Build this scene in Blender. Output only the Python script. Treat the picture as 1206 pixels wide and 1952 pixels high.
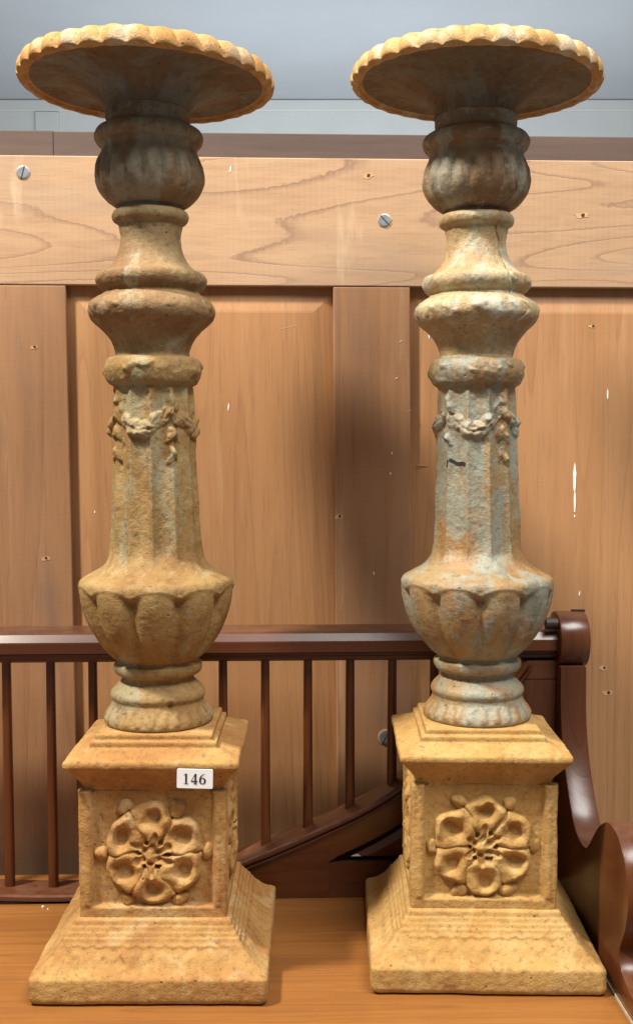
import bpy, bmesh, math, random
import numpy as np
from mathutils import Vector, Matrix

for o in list(bpy.data.objects):
    bpy.data.objects.remove(o, do_unlink=True)
SC = bpy.context.scene
COL = SC.collection
R = math.radians
rng = np.random.default_rng(7)
random.seed(7)

# ------------------------------------------------------------------ camera
cam_d = bpy.data.cameras.new("camera")
cam_d.sensor_fit = 'VERTICAL'
cam_d.sensor_height = 36.0
cam_d.lens = 36.0 * 2100 / 1952
cam_d.clip_start = 0.02
cam_d.clip_end = 60
cam = bpy.data.objects.new("camera", cam_d)
COL.objects.link(cam)
cam.location = (0, 0, 0.469)
cam.rotation_euler = (R(90 - 3.4336), 0, 0)
SC.camera = cam

# ------------------------------------------------------------------ light (shop interior: ceiling spots, soft ambient light and an added ceiling fill)
world = bpy.data.worlds.new("World")
SC.world = world
world.use_nodes = True
bg = world.node_tree.nodes["Background"]
bg.inputs[0].default_value = (1.0, 0.97, 0.93, 1)
bg.inputs[1].default_value = 0.21


def lamp(name, kind, loc, target, energy, color, **kw):
    d = bpy.data.lights.new(name, kind)
    d.energy = energy
    d.color = color
    for k, v in kw.items():
        setattr(d, k, v)
    o = bpy.data.objects.new(name, d)
    COL.objects.link(o)
    o.location = loc
    o.rotation_euler = (Vector(target) - Vector(loc)).to_track_quat('-Z', 'Y').to_euler()
    return o


lamp("ceiling_spot", 'SPOT', (-1.30, 0.30, 2.55), (0.0, 1.1, 0.4), 520, (1.0, 0.93, 0.82),
     spot_size=R(120), spot_blend=0.5, shadow_soft_size=0.14)
lamp("ceiling_light_panel", 'AREA', (0.85, -0.25, 2.85), (0.0, 1.1, 0.4), 108, (1.0, 0.97, 0.93),
     shape='RECTANGLE', size=1.5, size_y=1.1)
lamp("ceiling_fill", 'AREA', (0.1, 4.1, 0.9), (0.1, 4.9, 2.1), 21, (0.86, 0.95, 1.0),
     shape='RECTANGLE', size=2.6, size_y=0.3)  # added fill, unseen behind the panelled back, aimed up to brighten ceiling and trim

SC.view_settings.view_transform = 'Standard'
SC.view_settings.look = 'None'
SC.view_settings.exposure = 0.06
SC.view_settings.gamma = 1.0
SC.view_settings.use_curve_mapping = False


# ------------------------------------------------------------------ helpers
def link(name, me, mat=None, parent=None):
    o = bpy.data.objects.new(name, me)
    COL.objects.link(o)
    if mat is not None and not me.materials:
        me.materials.append(mat)
    if parent is not None:
        o.parent = parent
    return o


def empty(name, loc, rz=0.0):
    o = bpy.data.objects.new(name, None)
    COL.objects.link(o)
    o.location = loc
    o.rotation_euler = (0, 0, rz)
    o.empty_display_size = 0.05
    return o


def tag(o, label, cat, group=None):
    o["label"] = label
    o["category"] = cat
    if group:
        o["group"] = group
    return o


def part(o, label):
    o["label"] = label
    return o


def mesh_np(name, V, F, smooth=True):
    """V (n,3) float, F (m,4) int quads."""
    me = bpy.data.meshes.new(name)
    V = np.ascontiguousarray(V, dtype=np.float32)
    F = np.ascontiguousarray(F, dtype=np.int32)
    me.vertices.add(len(V))
    me.vertices.foreach_set("co", V.ravel())
    k = F.shape[1]
    me.loops.add(F.size)
    me.loops.foreach_set("vertex_index", F.ravel())
    me.polygons.add(len(F))
    me.polygons.foreach_set("loop_start", np.arange(0, F.size, k, dtype=np.int32))
    me.polygons.foreach_set("loop_total", np.full(len(F), k, dtype=np.int32))
    me.polygons.foreach_set("use_smooth", np.full(len(F), smooth, dtype=bool))
    me.update(calc_edges=True)
    return me


def grid_mesh(name, P, wrap=True, flip=False, smooth=True):
    nv, nu, _ = P.shape
    idx = np.arange(nv * nu).reshape(nv, nu)
    if wrap:
        a = idx[:-1]; b = np.roll(idx, -1, 1)[:-1]; c = np.roll(idx, -1, 1)[1:]; d = idx[1:]
    else:
        a = idx[:-1, :-1]; b = idx[:-1, 1:]; c = idx[1:, 1:]; d = idx[1:, :-1]
    q = [a, b, c, d] if not flip else [d, c, b, a]
    F = np.stack([x.ravel() for x in q], 1)
    return mesh_np(name, P.reshape(-1, 3), F, smooth)


def bm_mesh(name, bm, smooth=False):
    bmesh.ops.recalc_face_normals(bm, faces=bm.faces)
    me = bpy.data.meshes.new(name)
    bm.to_mesh(me)
    bm.free()
    if smooth:
        me.polygons.foreach_set("use_smooth", np.full(len(me.polygons), True, dtype=bool))
    return me


def box_bm(x0, x1, y0, y1, z0, z1, bevel=0.0, seg=2):
    bm = bmesh.new()
    bmesh.ops.create_cube(bm, size=1.0)
    bmesh.ops.scale(bm, vec=(x1 - x0, y1 - y0, z1 - z0), verts=bm.verts)
    bmesh.ops.translate(bm, vec=((x0 + x1) / 2, (y0 + y1) / 2, (z0 + z1) / 2), verts=bm.verts)
    if bevel > 0:
        bmesh.ops.bevel(bm, geom=list(bm.edges), offset=bevel, segments=seg, profile=0.5, affect='EDGES')
    return bm


def box(name, x0, x1, y0, y1, z0, z1, mat, parent=None, bevel=0.0, seg=2):
    return link(name, bm_mesh(name, box_bm(x0, x1, y0, y1, z0, z1, bevel, seg)), mat, parent)


def prism_bm(pts, mapf, a0, a1, bevel=0.0, seg=2):
    """polygon pts (p,q) swept from a0 to a1; mapf(p,q,a)->xyz."""
    bm = bmesh.new()
    A = [bm.verts.new(mapf(p, q, a0)) for p, q in pts]
    B = [bm.verts.new(mapf(p, q, a1)) for p, q in pts]
    f0 = bm.faces.new(A)
    f1 = bm.faces.new(B[::-1])
    n = len(pts)
    for i in range(n):
        bm.faces.new((A[i], A[(i + 1) % n], B[(i + 1) % n], B[i]))
    bmesh.ops.recalc_face_normals(bm, faces=bm.faces)
    if bevel > 0:
        rim = list(f0.edges) + list(f1.edges)
        bmesh.ops.bevel(bm, geom=rim, offset=bevel, segments=seg, profile=0.5, affect='EDGES')
    return bm


def smoothstep(a, b, x):
    t = np.clip((x - a) / (b - a), 0, 1)
    return t * t * (3 - 2 * t)


def _hash(i, j, k, seed):
    h = (i * 374761393 + j * 668265263 + k * 1274126177 + seed * 974634777) & 0xFFFFFFFF
    h = ((h ^ (h >> 13)) * 1274126177) & 0xFFFFFFFF
    h = (h ^ (h >> 16)) & 0xFFFFFF
    return h / float(0xFFFFFF) * 2 - 1


def vnoise(P, scale, seed=0):
    Q = P * scale
    I = np.floor(Q).astype(np.int64)
    f = Q - I
    f = f * f * (3 - 2 * f)
    out = 0
    for dx in (0, 1):
        wx = f[..., 0] if dx else 1 - f[..., 0]
        for dy in (0, 1):
            wy = f[..., 1] if dy else 1 - f[..., 1]
            for dz in (0, 1):
                wz = f[..., 2] if dz else 1 - f[..., 2]
                out = out + wx * wy * wz * _hash(I[..., 0] + dx, I[..., 1] + dy, I[..., 2] + dz, seed)
    return out


def fbm(P, scale, octs=3, seed=0, gain=0.5):
    o = 0; a = 1.0
    for k in range(octs):
        o = o + a * vnoise(P, scale * (2.03 ** k), seed + 11 * k)
        a *= gain
    return o


def catmull(pts, step):
    pts = np.array(pts, float)
    ext = np.vstack([2 * pts[0] - pts[1], pts, 2 * pts[-1] - pts[-2]])
    out = []
    for i in range(1, len(ext) - 2):
        p0, p1, p2, p3 = ext[i - 1:i + 3]
        d = np.linalg.norm(p2 - p1)
        n = max(2, int(math.ceil(d / step)))
        # centripetal
        t0 = 0.0
        t1 = t0 + max(np.linalg.norm(p1 - p0), 1e-6) ** .5
        t2 = t1 + max(np.linalg.norm(p2 - p1), 1e-6) ** .5
        t3 = t2 + max(np.linalg.norm(p3 - p2), 1e-6) ** .5
        for t in np.linspace(t1, t2, n, endpoint=False):
            A1 = (t1 - t) / (t1 - t0) * p0 + (t - t0) / (t1 - t0) * p1
            A2 = (t2 - t) / (t2 - t1) * p1 + (t - t1) / (t2 - t1) * p2
            A3 = (t3 - t) / (t3 - t2) * p2 + (t - t2) / (t3 - t2) * p3
            B1 = (t2 - t) / (t2 - t0) * A1 + (t - t0) / (t2 - t0) * A2
            B2 = (t3 - t) / (t3 - t1) * A2 + (t - t1) / (t3 - t1) * A3
            out.append((t2 - t) / (t2 - t1) * B1 + (t - t1) / (t2 - t1) * B2)
    out.append(pts[-1])
    return np.array(out)


# ------------------------------------------------------------------ materials
class NT:
    def __init__(self, name):
        self.m = bpy.data.materials.new(name)
        self.m.use_nodes = True
        self.t = self.m.node_tree
        self.b = self.t.nodes["Principled BSDF"]

    def n(self, typ, **kw):
        nd = self.t.nodes.new(typ)
        for k, v in kw.items():
            setattr(nd, k, v)
        return nd

    def l(self, a, b):
        self.t.links.new(a, b)

    def set(self, sock, v):
        if hasattr(v, 'is_linked') or hasattr(v, 'links'):
            self.l(v, sock)
        else:
            sock.default_value = v

    def coord(self, scale=(1, 1, 1), loc=(0, 0, 0), rot=(0, 0, 0)):
        tc = self.n('ShaderNodeTexCoord')
        mp = self.n('ShaderNodeMapping')
        mp.inputs['Scale'].default_value = scale
        mp.inputs['Location'].default_value = loc
        mp.inputs['Rotation'].default_value = rot
        self.l(tc.outputs['Object'], mp.inputs['Vector'])
        return mp.outputs[0]

    def noise(self, vec, scale, detail=4, rough=0.55, dist=0.0, w=None):
        nd = self.n('ShaderNodeTexNoise')
        if w is not None:
            nd.noise_dimensions = '4D'
            self.set(nd.inputs['W'], w)
        self.l(vec, nd.inputs['Vector'])
        nd.inputs['Scale'].default_value = scale
        nd.inputs['Detail'].default_value = detail
        nd.inputs['Roughness'].default_value = rough
        nd.inputs['Distortion'].default_value = dist
        return nd.outputs['Fac']

    def ramp(self, fac, stops, interp='LINEAR'):
        nd = self.n('ShaderNodeValToRGB')
        nd.color_ramp.interpolation = interp
        el = nd.color_ramp.elements
        while len(el) < len(stops):
            el.new(0.5)
        for e, (p, c) in zip(el, stops):
            e.position = p
            e.color = (c, c, c, 1) if isinstance(c, (int, float)) else (*c, 1)
        self.l(fac, nd.inputs[0])
        return nd.outputs[0]

    def math(self, op, a, b=0.0, c=None):
        nd = self.n('ShaderNodeMath', operation=op)
        self.set(nd.inputs[0], a)
        self.set(nd.inputs[1], b)
        if c is not None:
            self.set(nd.inputs[2], c)
        return nd.outputs[0]

    def mix(self, fac, a, b, blend='MIX'):
        nd = self.n('ShaderNodeMix', data_type='RGBA', blend_type=blend)
        self.set(nd.inputs['Factor'], fac)
        for s, v in ((nd.inputs[6], a), (nd.inputs[7], b)):
            if isinstance(v, tuple):
                v = (*v, 1) if len(v) == 3 else v
            self.set(s, v)
        return nd.outputs[2]

    def bump(self, h, strength, dist, prev=None):
        nd = self.n('ShaderNodeBump')
        nd.inputs['Strength'].default_value = strength
        nd.inputs['Distance'].default_value = dist
        self.l(h, nd.inputs['Height'])
        if prev is not None:
            self.l(prev, nd.inputs['Normal'])
        return nd.outputs[0]

    def rnd(self, k=1.0):
        oi = self.n('ShaderNodeObjectInfo')
        return self.math('MULTIPLY', oi.outputs['Random'], k)


def iron(name, c_main, c_rust, c_dark, c_pat, pat=0.5, rust=0.5, rough=0.8, seed=0.0, runs=.45):
    """weathered, rusted cast iron with ochre bloom and grey-green patina."""
    t = NT(name)
    v = t.coord(loc=(seed, seed * 1.7, seed * .6))
    n1 = t.noise(v, 16, 6, 0.62, 0.5)
    n2 = t.noise(v, 42, 5, 0.65, 0.3)
    n3 = t.noise(v, 190, 5, 0.7)
    n4 = t.noise(v, 650, 3, 0.6)
    vs = t.coord(scale=(1, 1, .35), loc=(3 + seed, 1, 2))
    n5 = t.noise(vs, 22, 5, 0.6, 0.6)
    col = t.mix(t.ramp(n1, [(.36, 0.0), (.62, 1.0)]), c_main, c_rust)
    col = t.mix(t.math('MULTIPLY', t.ramp(n5, [(.64 - .30 * pat, 0.0), (.71 - .28 * pat, 1.0)]), .9), col, c_pat)
    col = t.mix(t.math('MULTIPLY', t.ramp(n2, [(.46, 0.0), (.62, 1.0)]), .75 * rust), col, c_rust)
    col = t.mix(t.math('MULTIPLY', t.ramp(n3, [(.30, 1.0), (.47, 0.0)]), .75), col, c_dark)
    col = t.mix(t.math('MULTIPLY', t.ramp(n3, [(.58, 0.0), (.72, 1.0)]), .28), col, tuple(min(1, x * 1.4 + .02) for x in c_main))
    if runs > 0:
        n6 = t.noise(t.coord(scale=(1, 1, .16), loc=(seed, 5, 1)), 48, 5, .62, .5)
        col = t.mix(t.math('MULTIPLY', t.ramp(n6, [(.54, 0.0), (.66, 1.0)]), runs), col, c_dark)
        n7 = t.noise(t.coord(loc=(5, seed, 8)), 75, 4, .6, .8)
        col = t.mix(t.math('MULTIPLY', t.ramp(n7, [(.58, 0.0), (.66, 1.0)]), runs), col, tuple(x * 1.25 for x in c_pat))
    vor = t.n('ShaderNodeTexVoronoi')
    t.l(v, vor.inputs['Vector'])
    vor.inputs['Scale'].default_value = 95
    pits = t.math('MULTIPLY', t.ramp(vor.outputs['Distance'], [(.05, 1.0), (.13, 0.0)]), t.ramp(n2, [(.52, 0.0), (.6, 1.0)]))
    col = t.mix(t.math('MULTIPLY', pits, .8), col, tuple(x * .35 for x in c_dark))
    t.l(col, t.b.inputs['Base Color'])
    t.l(t.ramp(n2, [(.3, rough - .14), (.7, min(1, rough + .1))]), t.b.inputs['Roughness'])
    t.b.inputs['Specular IOR Level'].default_value = 0.3 if rough > .7 else .55
    h = t.math('ADD', t.math('MULTIPLY', n3, 1.0), t.math('MULTIPLY', n4, .7))
    h = t.math('SUBTRACT', h, t.math('MULTIPLY', pits, 1.2))
    nb = t.bump(h, 0.55, 0.0014)
    t.l(nb, t.b.inputs['Normal'])
    return t.m


OCHRE = (.43, .258, .084); RUST = (.36, .165, .045); BROWN = (.20, .105, .045); GREY = (.40, .40, .33)
iron_ped_l = iron("iron_pedestal_left", OCHRE, (.32, .155, .047), (.16, .075, .03), (.42, .275, .12), .30, .5, .88, 1.3, .22)
iron_ped_r = iron("iron_pedestal_right", (.46, .29, .10), (.38, .21, .062), (.21, .105, .036), (.46, .30, .115), .35, .4, .88, 6.1, .22)
iron_shaft_l = iron("iron_shaft_left", (.34, .23, .088), (.24, .13, .042), (.11, .065, .03), (.29, .255, .15), .34, .6, .74, 2.7, .30)
iron_shaft_r = iron("iron_shaft_right", (.29, .225, .11), (.29, .15, .05), (.12, .085, .048), (.25, .268, .21), .60, .6, .50, 9.4)
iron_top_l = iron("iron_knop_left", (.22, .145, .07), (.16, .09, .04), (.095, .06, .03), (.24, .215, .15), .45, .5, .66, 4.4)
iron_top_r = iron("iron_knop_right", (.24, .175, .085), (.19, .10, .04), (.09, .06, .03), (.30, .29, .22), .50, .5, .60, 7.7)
iron_vase_l = iron("iron_vase_left", (.32, .23, .11), (.22, .12, .05), (.13, .08, .04), (.33, .28, .18), .36, .5, .74, 5.2, .30)
iron_vase_r = iron("iron_vase_right", (.44, .375, .21), (.36, .21, .085), (.17, .115, .06), (.42, .42, .34), .50, .5, .58, 3.2)
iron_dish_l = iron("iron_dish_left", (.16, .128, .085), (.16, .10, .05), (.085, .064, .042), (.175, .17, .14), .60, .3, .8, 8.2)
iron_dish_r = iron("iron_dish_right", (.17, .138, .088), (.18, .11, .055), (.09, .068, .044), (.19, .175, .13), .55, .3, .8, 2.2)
iron_rim_l = iron("iron_rim_left", (.50, .30, .115), (.42, .21, .06), (.27, .13, .045), (.47, .37, .25), .40, .4, .75, 1.9)
iron_rim_r = iron("iron_rim_right", (.54, .35, .15), (.45, .245, .075), (.30, .155, .055), (.52, .43, .31), .40, .4, .75, 3.9)


def wood(name, light, mid, dark, axis='X', line=1.0, freq=26.0, scale=4.5, stretch=9.0, rough=.55, saw=0.0, stain=0.0,
         stain_col=(.30, .25, .22), pale=0.0, coat=0.0, spec=.4, dust=0.0, fig=1.0, seed=0.0, bump=.25, jag=0.0):
    t = NT(name)
    s = {'X': (1 / stretch, 1, 1), 'Z': (1, 1, 1 / stretch), 'Y': (1, 1 / stretch, 1)}[axis]
    v = t.coord(scale=s, loc=(seed, seed * .7, seed * 1.3))
    w = t.rnd(9.0)
    n1 = t.noise(v, scale, 2, .5, .25, w)
    nf = t.noise(v, 130, 4, .6, 0, w)
    nm = t.noise(v, 28, 4, .6, .2, w)
    rings = t.math('FRACT', t.math('ADD', t.math('MULTIPLY', n1, freq), t.math('MULTIPLY', nm, .35)))
    if jag > 0:
        nj = t.noise(t.coord(loc=(2, 3, 4)), 170, 2, .5, 0, w)
        rings = t.math('FRACT', t.math('ADD', rings, t.math('MULTIPLY', nj, .16 * jag)))
    lines = t.ramp(rings, [(0.0, 1.0), (.035, .6), (.13, 0.0), (.955, 0.0), (1.0, 1.0)])
    body = t.ramp(rings, [(0.0, 1.0), (.5, .25), (1.0, .0)])
    vv = t.coord()
    nl = t.noise(vv, 7, 4, .6, .3, w)
    col = t.mix(t.ramp(nm, [(.3, 0.0), (.72, 1.0)]), mid, light)
    col = t.mix(t.math('MULTIPLY', body, .22 * fig), col, tuple(x * .72 for x in mid))
    col = t.mix(t.math('MULTIPLY', t.math('MULTIPLY', lines, t.ramp(nl, [(.30, .35), (.65, 1.0)])), .62 * line), col, dark)
    col = t.mix(t.math('MULTIPLY', t.ramp(nf, [(.35, 1.0), (.55, 0.0)]), .30), col, tuple(x * .62 for x in mid))
    nbroad = t.noise(t.coord(scale={'X': (.5, 1, 1), 'Z': (1, 1, .3), 'Y': (1, 1, 1)}[axis], loc=(1, seed, 2)), 3.2, 3, .5, .4, w)
    col = t.mix(t.ramp(nbroad, [(.35, .0), (.70, .30)]), col, tuple(x * .62 for x in mid))
    sp = {'X': (.04, 1, 1), 'Z': (1, 1, .04), 'Y': (1, .04, 1)}[axis]
    npore = t.noise(t.coord(scale=sp), 700, 2, .6, 0, w)
    col = t.mix(t.ramp(npore, [(.56, .0), (.72, .38)]), col, tuple(x * .5 for x in mid))
    if stain > 0:
        st = {'X': (.45, 1, 1), 'Z': (1, 1, .35), 'Y': (1, 1, 1)}[axis]
        ns = t.noise(t.coord(scale=st, loc=(seed * 2, 4, seed)), 9, 5, .6, .8, w)
        col = t.mix(t.math('MULTIPLY', t.ramp(ns, [(.53, 0.0), (.68, 1.0)]), stain), col, stain_col)
    if pale > 0:
        np_ = t.noise(t.coord(scale=(1, 1, .22) if axis == 'X' else (1, 1, .12), loc=(7, seed, 1)), 30, 4, .6, .2, w)
        col = t.mix(t.math('MULTIPLY', t.ramp(np_, [(.60, 0.0), (.74, 1.0)]), pale), col, (.66, .53, .36))
    h = t.math('SUBTRACT', t.math('MULTIPLY', nf, .5), t.math('MULTIPLY', lines, .5))
    if saw > 0:
        wv = t.n('ShaderNodeTexWave', wave_type='BANDS', bands_direction='X' if axis == 'X' else 'Z', wave_profile='SIN')
        t.l(t.coord(), wv.inputs['Vector'])
        wv.inputs['Scale'].default_value = 48
        wv.inputs['Distortion'].default_value = .9
        wv.inputs['Detail'].default_value = 2
        sawm = t.math('MULTIPLY', wv.outputs['Fac'], t.ramp(nl, [(.35, .25), (.6, 1.0)]))
        col = t.mix(t.math('MULTIPLY', sawm, saw), col, tuple(min(1, x * 1.22) for x in light))
        h = t.math('ADD', h, t.math('MULTIPLY', sawm, .8 * saw))
    if dust > 0:
        g = t.n('ShaderNodeNewGeometry')
        sx = t.n('ShaderNodeSeparateXYZ')
        t.l(g.outputs['Normal'], sx.inputs[0])
        nd = t.noise(t.coord(), 60, 4, .6)
        df = t.math('MULTIPLY', t.ramp(sx.outputs['Z'], [(.70, 0.0), (.98, 1.0)]), t.ramp(nd, [(.38, .2), (.6, 1.0)]))
        col = t.mix(t.math('MULTIPLY', df, dust), col, (.34, .26, .20))
        t.l(t.math('ADD', t.math('MULTIPLY', df, .5 * dust), t.ramp(nl, [(.3, rough - .06), (.7, rough + .08)])), t.b.inputs['Roughness'])
    else:
        t.l(t.ramp(nl, [(.3, max(.05, rough - .06)), (.7, rough + .08)]), t.b.inputs['Roughness'])
    t.l(col, t.b.inputs['Base Color'])
    t.b.inputs['Specular IOR Level'].default_value = spec
    t.b.inputs['Coat Weight'].default_value = coat
    t.b.inputs['Coat Roughness'].default_value = .22
    t.l(t.bump(h, bump, .0008), t.b.inputs['Normal'])
    return t.m


M_rail = wood("cedar_rail", (.50, .325, .19), (.43, .26, .145), (.18, .09, .06), 'X', 1.25, 46, 5.0, 8.0, .55, .09, .45, (.33, .24, .18), .5, seed=2.2, fig=.5, jag=1.0)
M_stile = wood("cedar_stile", (.40, .215, .105), (.34, .17, .08), (.22, .10, .055), 'Z', .30, 14, 7.0, 16.0, .58, .05, .65, (.21, .135, .10), .22, seed=5.1)
M_panel = wood("cedar_panel", (.50, .265, .118), (.435, .215, .090), (.25, .108, .05), 'Z', .55, 44, 6.0, 24.0, .48, .0, .30, (.29, .135, .065), .16, seed=8.4, fig=.7)
M_top = wood("stained_board", (.125, .085, .066), (.095, .062, .050), (.05, .034, .028), 'X', .35, 8, 6.0, 12.0, .7, .0, .3, (.06, .04, .035), .0, seed=1.4)
M_mahog = wood("mahogany_polish", (.150, .045, .012), (.075, .020, .006), (.035, .011, .006), 'X', .9, 24, 9.0, 18.0, .30, 0, .45, (.06, .018, .008), 0, coat=.22, spec=.4, dust=.12, seed=3.0, bump=.1)
M_mahog_v = wood("mahogany_upright", (.150, .045, .012), (.075, .020, .006), (.035, .011, .006), 'Z', .8, 24, 9.0, 18.0, .30, 0, .45, (.06, .018, .008), 0, coat=.22, spec=.4, dust=.10, seed=4.0, bump=.1)
M_seat = wood("mahogany_seat", (.34, .14, .034), (.245, .094, .023), (.12, .045, .016), 'X', .6, 30, 9.0, 20.0, .34, 0, .40, (.17, .068, .024), 0, coat=.3, spec=.5, seed=6.0, bump=.12)


def plain(name, col, rough=.6, metal=0.0, var=.12, scale=30, bump=.1, spec=.4):
    t = NT(name)
    v = t.coord()
    n = t.noise(v, scale, 5, .6)
    c = t.mix(t.ramp(n, [(.3, 0.0), (.7, 1.0)]), tuple(x * (1 - var) for x in col), tuple(min(1, x * (1 + var)) for x in col))
    t.l(c, t.b.inputs['Base Color'])
    t.b.inputs['Roughness'].default_value = rough
    t.b.inputs['Metallic'].default_value = metal
    t.b.inputs['Specular IOR Level'].default_value = spec
    if bump > 0:
        t.l(t.bump(t.noise(v, scale * 8, 3, .6), bump, .0006), t.b.inputs['Normal'])
    return t.m


M_ceiling = plain("ceiling_paint", (.55, .57, .60), .9, var=.03, scale=3, bump=.02)
M_trim = plain("white_trim_paint", (.80, .80, .78), .6, var=.03, scale=6, bump=.02)
M_steel = plain("screw_steel", (.34, .37, .40), .42, .75, .2, 200, .2)
M_slot = plain("screw_slot_dark", (.025, .022, .02), .8)
M_paint = plain("dried_white_paint", (.86, .85, .80), .5, var=.04)
M_chip = plain("raw_split_wood", (.55, .34, .17), .8, var=.2, scale=300, bump=.4)
M_hole = plain("dark_hole_wood", (.05, .028, .018), .9)
M_card = plain("label_card", (.80, .83, .84), .45, var=.02)
M_ink = plain("label_ink", (.022, .02, .025), .6)
M_knob = plain("ebonised_knob", (.035, .022, .018), .5)
M_seat_edge = plain("pale_seat_edge", (.55, .42, .28), .9, var=.25, scale=160, bump=.4)

# ------------------------------------------------------------------ background: ceiling and the trim of the far wall
CY = 5.4
o = link("ceiling", grid_mesh("ceiling", np.array([[(-4, 2.2, 2.124), (4, 2.2, 2.124)], [(-4, CY, 2.124), (4, CY, 2.124)]], float), wrap=False, flip=True), M_ceiling)
o["kind"] = "structure"
wall = box("wall", -4, 4, CY, CY + .1, -.4, 2.122, M_ceiling)
wall["kind"] = "structure"
box("cornice_moulding", -4, 4, CY - .03, CY - .002, 2.0665, 2.1215, M_trim, wall, .006)
box("trim_board", -4, -1.345, CY - .02, CY - .0015, 1.85, 2.0662, M_trim, wall, .002)
box("trim_board", -1.343, -1.232, CY - .032, CY - .0015, 1.85, 2.0645, M_trim, wall, .003)
box("trim_board", -1.2312, 4, CY - .02, CY - .0015, 1.85, 2.0662, M_trim, wall, .002)

YAW = R(2.1)
# ------------------------------------------------------------------ panelled wooden back (raised panels in a cedar frame)
WB = empty("panelled_back", (0, 1.228, .00455), YAW)
WB.scale = (.9903, .9903, .9903)
tag(WB, "tall pale cedar panelled back with slotted screws, standing behind the bench", "wood panelling")
box("top_rail", -.75, .75, 0, .022, .6466, .787, M_rail, WB, .0012)
box("top_board", -.75, -.2942, .030, .05, .70, .8222, M_top, WB, .001)
box("top_board", -.2938, .75, .0292, .05, .70, .8215, M_top, WB, .001)


def stile(x0, x1, z0=-.45, z1=.6463):
    lean = math.tan(R(.55))
    bm = box_bm(x0, x1, .0006, .022, z0, z1, .0012)
    for v in bm.verts:
        v.co.x -= (v.co.z - z1) * lean
    return link("stile", bm_mesh("stile", bm), M_stile, WB)


stile(-.62, -.277)
stile(.0185, .1045)
stile(.52, .75)


def raised_panel(x0, x1, z0, z1):
    bm = bmesh.new()
    e, fd, bw = .012, .0065, .027
    lev = [(0, e), (bw, fd + .0003), (bw + .0025, fd)]
    rings = []
    for inset, y in lev:
        rings.append([bm.verts.new((a, y, b)) for a, b in ((x0 + inset, z0 + inset), (x1 - inset, z0 + inset), (x1 - inset, z1 - inset), (x0 + inset, z1 - inset))])
    for r0, r1 in zip(rings[:-1], rings[1:]):
        for i in range(4):
            bm.faces.new((r0[i], r0[(i + 1) % 4], r1[(i + 1) % 4], r1[i]))
    bm.faces.new(rings[-1])
    back = [bm.verts.new((a, .02, b)) for a, b in ((x0, z0), (x1, z0), (x1, z1), (x0, z1))]
    for i in range(4):
        bm.faces.new((back[i], back[(i + 1) % 4], rings[0][(i + 1) % 4], rings[0][i]))
    bm.faces.new(back[::-1])
    return link("raised_panel", bm_mesh("raised_panel", bm), M_panel, WB)


raised_panel(-.283, .026, -.44, .6475)
raised_panel(.098, .53, -.44, .6475)


def disc_bm(r, y0, y1, n=28, dome=.0):
    bm = bmesh.new()
    A = [bm.verts.new((r * math.cos(2 * math.pi * i / n), y1, r * math.sin(2 * math.pi * i / n))) for i in range(n)]
    B = [bm.verts.new((r * math.cos(2 * math.pi * i / n), y0, r * math.sin(2 * math.pi * i / n))) for i in range(n)]
    C = [bm.verts.new((.8 * r * math.cos(2 * math.pi * i / n), y0 - dome, .8 * r * math.sin(2 * math.pi * i / n))) for i in range(n)]
    for i in range(n):
        j = (i + 1) % n
        bm.faces.new((A[i], A[j], B[j], B[i]))
        bm.faces.new((B[i], B[j], C[j], C[i]))
    bm.faces.new(C)
    bm.faces.new(A[::-1])
    return bm


def screw(x, z, ang, r=.0072):
    s = link("screw", bm_mesh("screw", disc_bm(r, -.0009, .001, 28, .0003)), M_steel, WB)
    s.location = (x, 0, z)
    bm = box_bm(-r * .93, r * .93, -.0013, -.0005, -.00065, .00065)
    sl = link("slot", bm_mesh("slot", bm), M_slot, s)
    sl.rotation_euler = (0, -R(ang), 0)
    # chewed-out edge of the countersink
    n = 26
    pts = []
    for i in range(n):
        a = 2 * math.pi * i / n
        rr = r * (1.06 + .28 * random.random() * (.4 + .6 * max(0, math.cos(a - R(-35)))))
        pts.append((rr * math.cos(a), rr * math.sin(a)))
    bm = prism_bm(pts, lambda p, q, a: (p, a, q), -.0003, .0006)
    link("countersink", bm_mesh("countersink", bm), M_chip, s)
    return s


screw(-.3215, .7685, 75)
screw(.0757, .7195, -47)
screw(.0792, .1365, 62, .0078)


def blob(name, pts, mat, y=-.0004, thick=.0012):
    bm = prism_bm(pts, lambda p, q, a: (p, a, q), y, y + thick)
    return link(name, bm_mesh(name, bm), mat, WB)


def streak(name, x, z0, z1, w, mat, y, tip=.5, lean=0.0, n=9):
    L = []; Rr = []
    for i in range(n):
        u = i / (n - 1)
        ww = w * (math.sin(math.pi * min(1, .08 + u * .92)) ** tip) * (.8 + .4 * random.random())
        zz = z0 + (z1 - z0) * u
        xx = x + lean * (u - .5)
        L.append((xx - ww / 2, zz)); Rr.append((xx + ww / 2, zz))
    return blob(name, L + Rr[::-1], mat, y)


PY = .0065  # field of the raised panels, in wall coordinates
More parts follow.
